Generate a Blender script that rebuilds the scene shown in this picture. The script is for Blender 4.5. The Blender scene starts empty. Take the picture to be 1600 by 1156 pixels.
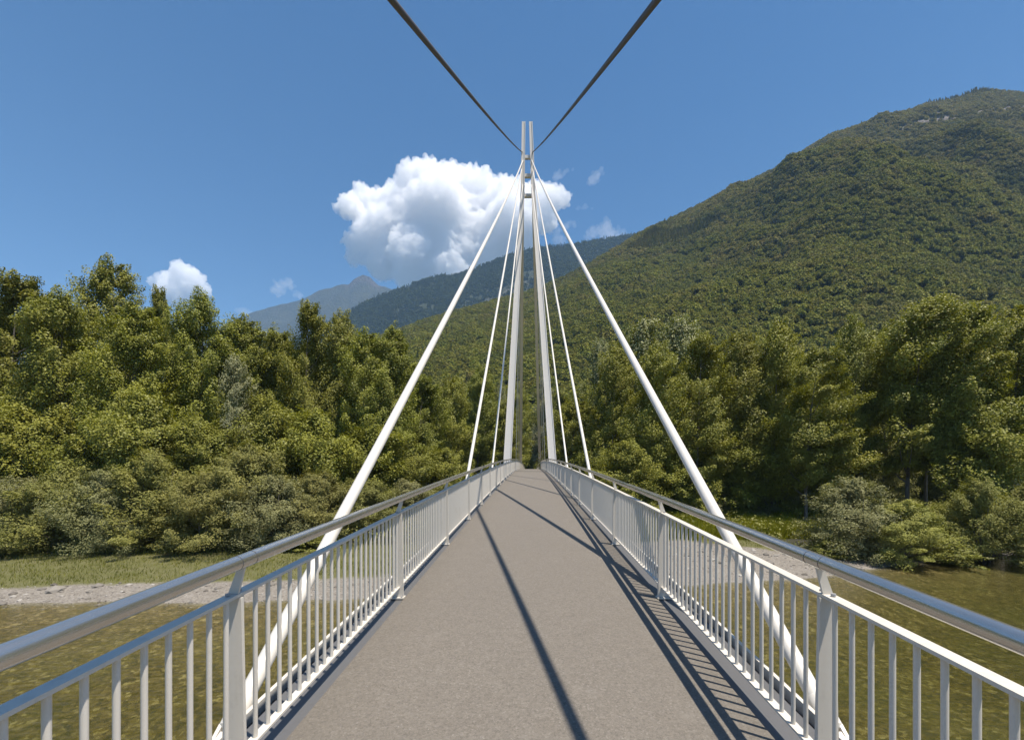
import bpy, math, random
import numpy as np
from mathutils import Vector, Matrix

# ------------------------------------------------------------------ camera, sky, sun, exposure
S = bpy.context.scene
COL = S.collection
F = 711.0            # focal length in photograph pixels (1600 wide), a 16 mm lens
CX, HY = 829.0, 742.0  # where the bridge axis and the horizon fall in the photograph
CAMZ = 7.0           # eye height above the river
cam_d = bpy.data.cameras.new('camera'); cam = bpy.data.objects.new('camera', cam_d); COL.objects.link(cam)
cam.location = (0, 0, CAMZ); cam.rotation_euler = (math.radians(90), 0, 0)
cam_d.sensor_width = 36.0; cam_d.lens = 36.0 * F / 1600.0
cam_d.shift_x = -(CX - 800) / 1600.0; cam_d.shift_y = (HY - 578) / 1600.0
cam_d.clip_start = 0.05; cam_d.clip_end = 60000
S.camera = cam

SUN_TO = Vector((0.28, -0.18, 1.0)).normalized()
w = bpy.data.worlds.new('World'); S.world = w; w.use_nodes = True
nt = w.node_tree; nt.nodes.clear()
sky = nt.nodes.new('ShaderNodeTexSky'); sky.sky_type = 'NISHITA'; sky.sun_disc = False
sky.sun_elevation = math.asin(SUN_TO.z); sky.sun_rotation = math.atan2(SUN_TO.x, SUN_TO.y)
sky.altitude = 300; sky.air_density = 1.0; sky.dust_density = 0.3; sky.ozone_density = 2.0
bg = nt.nodes.new('ShaderNodeBackground'); bg.inputs['Strength'].default_value = 0.070
wo = nt.nodes.new('ShaderNodeOutputWorld')
hs = nt.nodes.new('ShaderNodeHueSaturation'); hs.inputs['Saturation'].default_value = 1.33
nt.links.new(sky.outputs[0], hs.inputs['Color']); nt.links.new(hs.outputs[0], bg.inputs[0]); nt.links.new(bg.outputs[0], wo.inputs[0])

sun_d = bpy.data.lights.new('sun', 'SUN'); sun = bpy.data.objects.new('sun', sun_d); COL.objects.link(sun)
sun_d.energy = 5.0; sun_d.angle = math.radians(0.5); sun_d.color = (1.0, 0.92, 0.80)
sun.rotation_euler = (-SUN_TO).to_track_quat('-Z', 'Y').to_euler(); sun.location = (60, -40, 300)

S.view_settings.view_transform = 'Standard'; S.view_settings.look = 'None'
S.view_settings.exposure = 0.75; S.view_settings.gamma = 1.0; S.view_settings.use_curve_mapping = False
S.cycles.volume_bounces = 18; S.cycles.max_bounces = 20
S.cycles.diffuse_bounces = 4; S.cycles.glossy_bounces = 4; S.cycles.transparent_max_bounces = 8
S.cycles.use_denoising = True

# ------------------------------------------------------------------ helpers
def mesh_from(name, V, Fc, mat=None, smooth=False):
    me = bpy.data.meshes.new(name)
    me.from_pydata([tuple(v) for v in V], [], Fc); me.update()
    if mat: me.materials.append(mat)
    if smooth: me.polygons.foreach_set('use_smooth', [True] * len(me.polygons))
    return me
def quads_mesh(name, V, mat, tint=None, n=4):
    """V (k*n,3): separate n-gons, fast."""
    V = np.asarray(V, dtype=np.float32); k = len(V) // n
    me = bpy.data.meshes.new(name)
    me.vertices.add(len(V)); me.vertices.foreach_set('co', V.ravel())
    me.loops.add(len(V)); me.loops.foreach_set('vertex_index', np.arange(len(V), dtype=np.int32))
    me.polygons.add(k); me.polygons.foreach_set('loop_start', np.arange(0, len(V), n, dtype=np.int32))
    if tint is not None:
        a = me.attributes.new('tint', 'FLOAT', 'FACE'); a.data.foreach_set('value', np.asarray(tint, dtype=np.float32))
    me.materials.append(mat); me.update(calc_edges=True)
    return me
def grid_mesh(name, P, mat, smooth=True, attrs=None):
    """P (r,c,3) grid of points."""
    r, c, _ = P.shape
    V = P.reshape(-1, 3).astype(np.float32)
    i = np.arange(r * c).reshape(r, c)
    q = np.stack([i[:-1, :-1], i[:-1, 1:], i[1:, 1:], i[1:, :-1]], -1).reshape(-1, 4).astype(np.int32)
    me = bpy.data.meshes.new(name)
    me.vertices.add(len(V)); me.vertices.foreach_set('co', V.ravel())
    me.loops.add(q.size); me.loops.foreach_set('vertex_index', q.ravel())
    me.polygons.add(len(q)); me.polygons.foreach_set('loop_start', np.arange(0, q.size, 4, dtype=np.int32))
    if smooth: me.polygons.foreach_set('use_smooth', np.ones(len(q), dtype=bool))
    for k, v in (attrs or {}).items():
        a = me.attributes.new(k, 'FLOAT', 'POINT'); a.data.foreach_set('value', v.ravel().astype(np.float32))
    me.materials.append(mat); me.update(calc_edges=True)
    return me
def link(name, me, parent=None):
    o = bpy.data.objects.new(name, me); COL.objects.link(o)
    if parent: o.parent = parent
    return o
def tag(o, label=None, cat=None, group=None, kind=None):
    if label: o['label'] = label
    if cat: o['category'] = cat
    if group: o['group'] = group
    if kind: o['kind'] = kind
    return o
def empty(name, loc=(0, 0, 0)):
    o = bpy.data.objects.new(name, None); COL.objects.link(o); o.location = loc; o.empty_display_size = 0.3
    return o
class MB:
    def __init__(s): s.V = []; s.F = []
    def add(s, V, Fc):
        b = len(s.V); s.V += [tuple(v) for v in V]; s.F += [tuple(i + b for i in f) for f in Fc]; return s
    def box(s, x0, x1, y0, y1, z0, z1):
        V = [(x, y, z) for z in (z0, z1) for y in (y0, y1) for x in (x0, x1)]
        return s.add(V, [(0, 2, 3, 1), (4, 5, 7, 6), (0, 1, 5, 4), (2, 6, 7, 3), (0, 4, 6, 2), (1, 3, 7, 5)])
    def tube(s, pts, rad, n=8, caps=True):
        pts = [Vector(p) for p in pts]; rad = rad if hasattr(rad, '__len__') else [rad] * len(pts)
        V = []; Fc = []
        t0 = (pts[1] - pts[0]).normalized()
        ref = Vector((0, 0, 1)) if abs(t0.z) < 0.9 else Vector((1, 0, 0))
        for i, p in enumerate(pts):
            a = pts[max(i - 1, 0)]; b = pts[min(i + 1, len(pts) - 1)]
            t = (b - a).normalized(); u = t.cross(ref).normalized(); v = u.cross(t)
            for k in range(n):
                an = 2 * math.pi * k / n
                V.append(p + (u * math.cos(an) + v * math.sin(an)) * rad[i])
        for i in range(len(pts) - 1):
            for k in range(n):
                k2 = (k + 1) % n
                Fc.append((i * n + k, i * n + k2, (i + 1) * n + k2, (i + 1) * n + k))
        if caps:
            Fc.append(tuple(range(n - 1, -1, -1))); Fc.append(tuple(range((len(pts) - 1) * n, len(pts) * n)))
        return s.add(V, Fc)
    def loft(s, sections, closed=True):
        """sections: list of equal-length point rings"""
        n = len(sections[0]); V = [p for r in sections for p in r]; Fc = []
        for i in range(len(sections) - 1):
            for k in range(n):
                k2 = (k + 1) % n
                Fc.append((i * n + k, i * n + k2, (i + 1) * n + k2, (i + 1) * n + k))
        Fc.append(tuple(range(n - 1, -1, -1))); Fc.append(tuple(range((len(sections) - 1) * n, len(sections) * n)))
        return s.add(V, Fc)
    def mesh(s, name, mat, smooth=False, recalc=True):
        me = mesh_from(name, s.V, s.F, mat)
        if recalc:
            import bmesh
            bm = bmesh.new(); bm.from_mesh(me); bmesh.ops.recalc_face_normals(bm, faces=bm.faces); bm.to_mesh(me); bm.free()
        if smooth:
            me.polygons.foreach_set('use_smooth', [True] * len(me.polygons))
            me.set_sharp_from_angle(angle=math.radians(40))
        return me
    def build(s, name, mat, parent=None, smooth=False): return link(name, s.mesh(name, mat, smooth), parent)

# value noise, numpy
def _hash(ix, iy, seed):
    n = (ix.astype(np.int64) * 374761393 + iy.astype(np.int64) * 668265263 + seed * 1442695041) & 0x7fffffff
    n = ((n ^ (n >> 13)) * 1274126177) & 0x7fffffff
    n = (n ^ (n >> 16)) & 0xffff
    return n / 65535.0
def vnoise(x, y, seed=0):
    ix = np.floor(x); iy = np.floor(y); fx = x - ix; fy = y - iy
    fx = fx * fx * (3 - 2 * fx); fy = fy * fy * (3 - 2 * fy)
    a = _hash(ix, iy, seed); b = _hash(ix + 1, iy, seed); c = _hash(ix, iy + 1, seed); d = _hash(ix + 1, iy + 1, seed)
    return (a * (1 - fx) + b * fx) * (1 - fy) + (c * (1 - fx) + d * fx) * fy
def fbm(x, y, seed=0, oct=5, gain=0.5):
    s = np.zeros_like(x, dtype=float); a = 1.0; t = 0
    for o in range(oct):
        s += a * (vnoise(x * 2 ** o, y * 2 ** o, seed + o * 17) - 0.5); t += a; a *= gain
    return s / t

# ------------------------------------------------------------------ materials
def new_mat(name):
    m = bpy.data.materials.new(name); m.use_nodes = True; t = m.node_tree; t.nodes.clear()
    out = t.nodes.new('ShaderNodeOutputMaterial'); return m, t, out
def N(t, ty, **kw):
    n = t.nodes.new(ty)
    for k, v in kw.items():
        if k.startswith('i_'): n.inputs[k[2:].replace('_', ' ')].default_value = v
        else: setattr(n, k, v)
    return n
def ramp(t, fac, stops):
    r = t.nodes.new('ShaderNodeValToRGB'); e = r.color_ramp.elements
    while len(e) < len(stops): e.new(0.5)
    for i, (p, c) in enumerate(stops): e[i].position = p; e[i].color = (*c, 1)
    t.links.new(fac, r.inputs[0]); return r.outputs[0]
def noise(t, scale, detail=4, rough=0.5, vec=None, dist=0.0):
    n = N(t, 'ShaderNodeTexNoise'); n.inputs['Scale'].default_value = scale; n.inputs['Detail'].default_value = detail
    n.inputs['Roughness'].default_value = rough; n.inputs['Distortion'].default_value = dist
    if vec is not None: t.links.new(vec, n.inputs['Vector'])
    return n.outputs[0]
def geo_pos(t): return N(t, 'ShaderNodeNewGeometry').outputs['Position']
def mixc(t, fac, a, b, mode='MIX'):
    m = t.nodes.new('ShaderNodeMix'); m.data_type = 'RGBA'; m.blend_type = mode
    if hasattr(fac, 'is_linked'): t.links.new(fac, m.inputs[0])
    else: m.inputs[0].default_value = fac
    for s, v in ((m.inputs[6], a), (m.inputs[7], b)):
        if hasattr(v, 'is_linked'): t.links.new(v, s)
        else: s.default_value = (*v, 1)
    return m.outputs[2]
def math_(t, op, a, b=0.0, c=None, clamp=False):
    m = t.nodes.new('ShaderNodeMath'); m.operation = op; m.use_clamp = clamp
    for s, v in zip(m.inputs, (a, b, c)):
        if v is None: continue
        if hasattr(v, 'is_linked'): t.links.new(v, s)
        else: s.default_value = v
    return m.outputs[0]
def bump(t, h, strength, dist):
    b = N(t, 'ShaderNodeBump'); b.inputs['Strength'].default_value = strength; b.inputs['Distance'].default_value = dist
    t.links.new(h, b.inputs['Height']); return b.outputs[0]
def principled(t, out, color=None, rough=0.5, metal=0.0, normal=None, spec=None):
    p = N(t, 'ShaderNodeBsdfPrincipled')
    for s, v in (('Base Color', color), ('Roughness', rough), ('Metallic', metal), ('Normal', normal), ('Specular IOR Level', spec)):
        if v is None: continue
        if hasattr(v, 'is_linked'): t.links.new(v, p.inputs[s])
        elif s == 'Base Color': p.inputs[s].default_value = (*v, 1)
        else: p.inputs[s].default_value = v
    t.links.new(p.outputs[0], out.inputs['Surface']); return p

def mat_paint(name, col, dirt=(0.30, 0.26, 0.20), amount=0.5, rough=0.42):
    m, t, o = new_mat(name); pos = geo_pos(t)
    a = noise(t, 9.0, 6, 0.65, pos); b = noise(t, 60.0, 4, 0.6, pos)
    st = N(t, 'ShaderNodeMapping'); st.inputs['Scale'].default_value = (30, 30, 2.0); t.links.new(pos, st.inputs[0])
    c = noise(t, 1.0, 4, 0.6, st.outputs[0])
    f = math_(t, 'MULTIPLY', math_(t, 'SUBTRACT', math_(t, 'ADD', math_(t, 'MULTIPLY', a, 0.6), math_(t, 'MULTIPLY', c, 0.5)), 0.60, clamp=True), 3.0 * amount, clamp=True)
    sp = math_(t, 'GREATER_THAN', b, 0.70)
    f2 = math_(t, 'MAXIMUM', f, math_(t, 'MULTIPLY', sp, 0.35 * amount))
    principled(t, o, mixc(t, f2, col, dirt), rough, 0.0, bump(t, b, 0.05, 0.002)); return m
M = {}
M['white'] = mat_paint('white_paint', (0.60, 0.56, 0.495), (0.36, 0.31, 0.24), 0.62)
M['tie'] = mat_paint('stay_paint', (0.64, 0.605, 0.55), (0.34, 0.30, 0.25), 0.6)
M['pylon'] = mat_paint('pylon_paint', (0.68, 0.645, 0.595), (0.45, 0.41, 0.35), 0.45)
M['galv'] = mat_paint('grey_plate', (0.105, 0.104, 0.106), (0.07, 0.064, 0.058), 0.8, 0.5)
M['cable'] = mat_paint('weathered_cable', (0.075, 0.058, 0.043), (0.15, 0.12, 0.09), 0.8, 0.55)
M['dark'] = mat_paint('dark_recess', (0.03, 0.03, 0.032), (0.06, 0.055, 0.05), 0.5, 0.7)

m, t, o = new_mat('brushed_steel'); pos = geo_pos(t)
mp = N(t, 'ShaderNodeMapping'); mp.inputs['Scale'].default_value = (220, 4, 220); t.links.new(pos, mp.inputs[0])
a = noise(t, 1.0, 5, 0.6, mp.outputs[0]); b = noise(t, 5.0, 5, 0.6, pos)
rg = math_(t, 'MULTIPLY_ADD', a, 0.10, 0.15); rg = math_(t, 'MULTIPLY_ADD', b, 0.08, rg)
principled(t, o, mixc(t, b, (0.52, 0.495, 0.455), (0.66, 0.63, 0.58)), rg, 0.90, bump(t, a, 0.04, 0.001)); M['steel'] = m
M['ring'] = mat_paint('joint_groove', (0.05, 0.05, 0.055), (0.1, 0.09, 0.08), 0.5, 0.6)  # dark groove lines where handrail lengths join
M['bolt'] = mat_paint('bolt_zinc', (0.33, 0.33, 0.34), (0.2, 0.17, 0.13), 0.6, 0.4)

m, t, o = new_mat('asphalt'); pos = geo_pos(t)
v = N(t, 'ShaderNodeTexVoronoi'); v.inputs['Scale'].default_value = 140; t.links.new(pos, v.inputs[0])
v2 = N(t, 'ShaderNodeTexVoronoi'); v2.inputs['Scale'].default_value = 62; t.links.new(pos, v2.inputs[0])
sep = N(t, 'ShaderNodeSeparateColor'); t.links.new(v.outputs['Color'], sep.inputs[0])
sep2 = N(t, 'ShaderNodeSeparateColor'); t.links.new(v2.outputs['Color'], sep2.inputs[0])
g = math_(t, 'MULTIPLY_ADD', sep.outputs[0], 0.55, math_(t, 'MULTIPLY', sep2.outputs[0], 0.45))
base = ramp(t, g, [(0.0, (0.092, 0.080, 0.066)), (0.45, (0.148, 0.130, 0.108)), (0.8, (0.176, 0.155, 0.130)), (1.0, (0.25, 0.226, 0.195))])
st = noise(t, 0.8, 5, 0.6, pos); st2 = noise(t, 6, 4, 0.6, pos)
sxx = N(t, 'ShaderNodeSeparateXYZ'); t.links.new(pos, sxx.inputs[0])
ex = math_(t, 'ABSOLUTE', sxx.outputs[0])     # dirt that gathers along both edges of the walkway
ed = math_(t, 'MULTIPLY', math_(t, 'MULTIPLY_ADD', ex, 1.8, -1.9, clamp=True), math_(t, 'MULTIPLY_ADD', noise(t, 3.0, 5, 0.65, pos), 1.6, -0.35, clamp=True))
base = mixc(t, math_(t, 'MULTIPLY', ed, 0.75, clamp=True), base, (0.085, 0.076, 0.062))
base = mixc(t, math_(t, 'MULTIPLY', st, 0.45), base, (0.128, 0.112, 0.094)); base = mixc(t, math_(t, 'MULTIPLY', math_(t, 'SUBTRACT', st2, 0.55, clamp=True), 1.6, clamp=True), base, (0.20, 0.18, 0.155))
principled(t, o, base, 0.85, 0, bump(t, g, 0.35, 0.004)); M['asphalt'] = m

def leaf_mat(name, dark, light, back, trans=0.30, rough=0.42, spec=0.45, patches=False):
    m, t, o = new_mat(name)
    at = N(t, 'ShaderNodeAttribute', attribute_name='tint'); oi = N(t, 'ShaderNodeObjectInfo')
    c = mixc(t, at.outputs['Fac'], dark, light)
    if patches:      # stands of different species over the slopes, drier and yellower towards the crest
        pos = geo_pos(t); pn = noise(t, 0.012, 5, 0.65, pos)
        sx = N(t, 'ShaderNodeSeparateXYZ'); t.links.new(pos, sx.inputs[0])
        hi = math_(t, 'MULTIPLY', math_(t, 'SUBTRACT', sx.outputs[2], 250), 0.0012, clamp=True)
        f = math_(t, 'MULTIPLY', math_(t, 'SUBTRACT', math_(t, 'MULTIPLY_ADD', hi, 0.50, pn), 0.53, clamp=True), 5.0, clamp=True)
        c = mixc(t, math_(t, 'MULTIPLY', f, 0.8), c, (0.25, 0.205, 0.07))
        dk = math_(t, 'MULTIPLY', math_(t, 'SUBTRACT', noise(t, 0.009, 4, 0.6, pos), 0.52, clamp=True), 7.0, clamp=True)
        c = mixc(t, math_(t, 'MULTIPLY', dk, 0.5), c, (0.035, 0.055, 0.022))
    hv = N(t, 'ShaderNodeHueSaturation')
    t.links.new(math_(t, 'MULTIPLY_ADD', oi.outputs['Random'], 0.035, 0.4825), hv.inputs['Hue'])
    t.links.new(math_(t, 'MULTIPLY_ADD', math_(t, 'FRACT', math_(t, 'MULTIPLY', oi.outputs['Random'], 7.31)), 0.40, 0.80), hv.inputs['Value'])
    t.links.new(c, hv.inputs['Color']); c = hv.outputs[0]
    gm = N(t, 'ShaderNodeNewGeometry')
    c2 = mixc(t, gm.outputs['Backfacing'], c, mixc(t, 0.5, c, back) if back is not None else c)
    p = N(t, 'ShaderNodeBsdfPrincipled'); t.links.new(c2, p.inputs['Base Color']); p.inputs['Roughness'].default_value = rough
    p.inputs['Specular IOR Level'].default_value = spec
    tr = N(t, 'ShaderNodeBsdfTranslucent'); t.links.new(mixc(t, 0.5, c2, (0.26, 0.27, 0.02)), tr.inputs[0])
    mx = N(t, 'ShaderNodeMixShader'); mx.inputs[0].default_value = trans
    t.links.new(p.outputs[0], mx.inputs[1]); t.links.new(tr.outputs[0], mx.inputs[2]); t.links.new(mx.outputs[0], o.inputs['Surface'])
    return m
M['poplar'] = leaf_mat('poplar_leaves', (0.084, 0.104, 0.004), (0.295, 0.292, 0.016), (0.34, 0.34, 0.09), 0.30, 0.5, 0.25)
M['silver'] = leaf_mat('silver_leaves', (0.090, 0.105, 0.008), (0.27, 0.265, 0.03), (0.50, 0.49, 0.33), 0.25, 0.55, 0.2)
M['willow'] = leaf_mat('willow_leaves', (0.092, 0.100, 0.012), (0.27, 0.25, 0.042), (0.30, 0.29, 0.11), 0.26, 0.55, 0.2)
M['grey_willow'] = leaf_mat('grey_willow_leaves', (0.095, 0.100, 0.024), (0.24, 0.23, 0.072), (0.34, 0.33, 0.17), 0.26, 0.55, 0.2)
M['herb'] = leaf_mat('herb_leaves', (0.11, 0.122, 0.010), (0.27, 0.245, 0.028), (0.26, 0.27, 0.08), 0.35, 0.5)
M['bright_willow'] = leaf_mat('bright_willow_leaves', (0.125, 0.145, 0.014), (0.33, 0.31, 0.045), (0.34, 0.33, 0.12), 0.32, 0.55, 0.2)
M['yherb'] = leaf_mat('yellow_herb_leaves', (0.22, 0.23, 0.012), (0.50, 0.44, 0.03), None, 0.45, 0.55, 0.2)
M['mtnleaf'] = leaf_mat('mountain_leaves', (0.016, 0.032, 0.013), (0.075, 0.095, 0.032), None, 0.1, 0.7, 0.1)
M['farleaf'] = leaf_mat('hill_leaves', (0.105, 0.124, 0.018), (0.295, 0.275, 0.048), None, 0.2, 0.65, 0.1, True)

m, t, o = new_mat('bark'); pos = geo_pos(t)
mp = N(t, 'ShaderNodeMapping'); mp.inputs['Scale'].default_value = (9, 9, 1.6); t.links.new(pos, mp.inputs[0])
a = noise(t, 1.0, 6, 0.65, mp.outputs[0])
principled(t, o, ramp(t, a, [(0.25, (0.05, 0.042, 0.034)), (0.55, (0.16, 0.14, 0.115)), (0.8, (0.30, 0.27, 0.23))]), 0.9, 0, bump(t, a, 0.6, 0.04)); M['bark'] = m

# ground: bed, gravel, grass, forest floor by the zone each point of the ground belongs to
m, t, o = new_mat('valley_ground'); pos = geo_pos(t)
zn = N(t, 'ShaderNodeAttribute', attribute_name='zone').outputs['Fac']
n1 = noise(t, 0.9, 6, 0.65, pos); n2 = noise(t, 7.0, 5, 0.7, pos)
zz = math_(t, 'ADD', zn, math_(t, 'MULTIPLY', math_(t, 'SUBTRACT', math_(t, 'MULTIPLY_ADD', n2, 0.5, math_(t, 'MULTIPLY', n1, 0.5)), 0.5), 1.1))
v = N(t, 'ShaderNodeTexVoronoi'); v.inputs['Scale'].default_value = 7.5; t.links.new(pos, v.inputs[0])
v2 = N(t, 'ShaderNodeTexVoronoi'); v2.inputs['Scale'].default_value = 3.0; t.links.new(pos, v2.inputs[0])
sv = N(t, 'ShaderNodeSeparateColor'); t.links.new(v.outputs['Color'], sv.inputs[0])
sv2 = N(t, 'ShaderNodeSeparateColor'); t.links.new(v2.outputs['Color'], sv2.inputs[0])
gr = math_(t, 'MULTIPLY_ADD', sv.outputs[0], 0.6, math_(t, 'MULTIPLY', sv2.outputs[1], 0.4))
bedc = ramp(t, gr, [(0.1, (0.030, 0.018, 0.008)), (0.45, (0.115, 0.072, 0.028)), (0.75, (0.21, 0.145, 0.066)), (0.95, (0.42, 0.33, 0.20))])
bedc = mixc(t, math_(t, 'MULTIPLY', noise(t, 0.25, 5, 0.6, pos), 0.8), bedc, (0.130, 0.125, 0.050))
v3 = N(t, 'ShaderNodeTexVoronoi'); v3.inputs['Scale'].default_value = 13.0; t.links.new(pos, v3.inputs[0])
sv3 = N(t, 'ShaderNodeSeparateColor'); t.links.new(v3.outputs['Color'], sv3.inputs[0])
gr3 = math_(t, 'MULTIPLY_ADD', sv3.outputs[0], 0.55, math_(t, 'MULTIPLY', noise(t, 1.1, 5, 0.65, pos), 0.45))
grav = ramp(t, gr3, [(0.05, (0.11, 0.095, 0.078)), (0.5, (0.195, 0.172, 0.145)), (0.95, (0.30, 0.275, 0.24))])
grs = mixc(t, math_(t, 'MULTIPLY', math_(t, 'SUBTRACT', n1, 0.42, clamp=True), 4.0, clamp=True), ramp(t, n2, [(0.3, (0.060, 0.062, 0.016)), (0.6, (0.115, 0.112, 0.030)), (0.8, (0.17, 0.15, 0.055))]), (0.125, 0.118, 0.048))
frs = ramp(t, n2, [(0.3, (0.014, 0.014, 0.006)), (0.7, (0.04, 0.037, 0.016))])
def step(th, wdt): return math_(t, 'DIVIDE', math_(t, 'SUBTRACT', zz, th - wdt / 2), wdt, clamp=True)
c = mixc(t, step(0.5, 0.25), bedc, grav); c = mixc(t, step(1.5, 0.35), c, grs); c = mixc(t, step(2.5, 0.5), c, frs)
principled(t, o, c, 0.9, 0, bump(t, gr, 0.6, 0.06)); M['ground'] = m

m, t, o = new_mat('river_water'); pos = geo_pos(t)
mp = N(t, 'ShaderNodeMapping'); mp.inputs['Scale'].default_value = (0.8, 1.7, 1); mp.inputs['Rotation'].default_value = (0, 0, 0.12); t.links.new(pos, mp.inputs[0])
a = noise(t, 2.6, 6, 0.62, mp.outputs[0], 0.6); b = noise(t, 0.7, 3, 0.5, mp.outputs[0])
h = math_(t, 'MULTIPLY_ADD', a, 0.7, math_(t, 'MULTIPLY', b, 0.6))
nm = bump(t, h, 0.55, 0.12)
fr = N(t, 'ShaderNodeFresnel'); fr.inputs[0].default_value = 1.33; t.links.new(nm, fr.inputs['Normal'])
gl = N(t, 'ShaderNodeBsdfGlossy'); gl.inputs['Roughness'].default_value = 0.06; t.links.new(nm, gl.inputs['Normal'])
rf = N(t, 'ShaderNodeBsdfTransparent'); rf.inputs[0].default_value = (0.92, 0.93, 0.85, 1)
mx = N(t, 'ShaderNodeMixShader'); t.links.new(fr.outputs[0], mx.inputs[0]); t.links.new(rf.outputs[0], mx.inputs[1]); t.links.new(gl.outputs[0], mx.inputs[2])
t.links.new(mx.outputs[0], o.inputs['Surface'])
va = N(t, 'ShaderNodeVolumeAbsorption'); va.inputs['Color'].default_value = (0.48, 0.54, 0.18, 1); va.inputs['Density'].default_value = 0.22
t.links.new(va.outputs[0], o.inputs['Volume']); M['water'] = m

def hill_mat(name, c0, c1, rock, scale, relief=6.0):
    m, t, o = new_mat(name); pos = geo_pos(t)
    a = noise(t, 0.02 * scale, 6, 0.7, pos); b = noise(t, 0.11 * scale, 6, 0.75, pos)
    f = math_(t, 'MULTIPLY_ADD', a, 0.5, math_(t, 'MULTIPLY', b, 0.5))
    c = ramp(t, f, [(0.36, c0), (0.62, c1)])
    rk = N(t, 'ShaderNodeAttribute', attribute_name='rock').outputs['Fac']
    rr = math_(t, 'MULTIPLY', math_(t, 'SUBTRACT', math_(t, 'ADD', rk, math_(t, 'MULTIPLY', b, 0.8)), 0.95), 4.0, clamp=True)
    stm = N(t, 'ShaderNodeMapping'); stm.inputs['Scale'].default_value = (0.12 * scale, 0.12 * scale, 0.03 * scale); t.links.new(pos, stm.inputs[0])
    rk2 = mixc(t, math_(t, 'MULTIPLY', math_(t, 'SUBTRACT', noise(t, 1.0, 6, 0.7, stm.outputs[0]), 0.40, clamp=True), 5.0, clamp=True), tuple(q * 0.28 for q in rock), rock)
    c = mixc(t, rr, c, rk2)
    principled(t, o, c, 0.95, 0, bump(t, b, 0.9, relief)); return m
M['hill'] = hill_mat('hillside', (0.035, 0.044, 0.012), (0.10, 0.10, 0.03), (0.22, 0.19, 0.17), 1.0)
M['mid'] = hill_mat('mountainside', (0.014, 0.024, 0.012), (0.045, 0.058, 0.026), (0.17, 0.16, 0.13), 0.5, 18.0)
M['far'] = hill_mat('far_mountainside', (0.006, 0.014, 0.010), (0.075, 0.074, 0.036), (0.12, 0.098, 0.088), 0.4, 70.0)

# ------------------------------------------------------------------ ground, water, mountains
BX = [-6000, -300, -60, -28, -8, 8, 14, 20, 26, 31, 40, 60, 300, 6000]
BY = [0, 19, 22.5, 24.2, 26.0, 29.0, 30.0, 31.5, 34.5, 36.5, 39, 42, 60, 200]
def shore(x): return np.interp(x, BX, BY) + 0.9 * (vnoise(x * 0.22, x * 0, 3) - 0.5) + 0.5 * (vnoise(x * 0.9, x * 0, 5) - 0.5)
def gravel_w(x): return np.interp(x, [-60, -28, -8, 8, 14, 20, 24, 30, 60], [3.0, 3.2, 4.5, 13, 13, 9, 3, 1.2, 1.2])
def grass_w(x): return np.interp(x, [-60, -28, -10, 8, 14, 22, 30, 60], [9.5, 9.0, 11, 7, 5, 4, 0.8, 0.8])
def ground(x, y):
    """height and zone of the valley floor"""
    d = y - shore(x)
    dn = -18.0 - y                      # the near bank behind the camera
    d2 = np.maximum(d, dn)
    bed = -np.clip(-d2 * 0.13, 0, 1.5) - 0.02
    up = 0.07 * np.clip(d2, 0, 5) + 0.06 * np.clip(d2 - 5, 0, 18)
    up = up + np.clip((y - 70) / 75.0, 0, 1) * 3.6
    z = np.where(d2 < 0, bed, up)
    z = z + np.where(d2 > 0, 0.22, 0.14) * fbm(x * 0.35, y * 0.35, 11, 4) * np.clip(np.abs(d2) / 2.0, 0.2, 1)
    gw = gravel_w(x); sw = grass_w(x)
    zone = np.where(d2 < 0, np.clip(0.5 + d2 * 0.25, 0, 0.5), 0.5 + np.clip(d2 / 0.6, 0, 0.5))
    zone = np.where(d2 > 0.6, 1.0 + np.clip((d2 - gw + 0.8) / 1.6, 0, 1), zone)
    zone = np.where(d2 > gw + 1.0, 2.0 + np.clip((d2 - gw - sw + 1.5) / 3.0, 0, 1), zone)
    return z, zone
def gz(x, y):
    z, _ = ground(np.array([float(x)]), np.array([float(y)])); return float(z[0])
xs = np.concatenate([[-9000, -4000, -1500, -600, -300, -200, -140], np.arange(-100, 100.1, 0.8), [140, 200, 300, 600, 1500, 4000, 9000]])
ys = np.concatenate([[-3000, -600, -150, -60, -40], np.arange(-30, 0, 2.0), np.arange(0, 62, 0.5), np.arange(62, 150, 2.5), [170, 200, 260, 400, 800, 2000, 5500, 9500]])
X, Y = np.meshgrid(xs, ys); Z, ZN = ground(X, Y)
tag(link('valley_ground', grid_mesh('valley_ground', np.stack([X, Y, Z], -1), M['ground'], True, {'zone': ZN})), kind='structure')
xs = np.linspace(-420, 420, 2); 
wm = MB(); wm.box(-900, 900, -70, 180, -3.2, 0.0)
tag(wm.build('river_water', M['water']), kind='structure')

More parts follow.
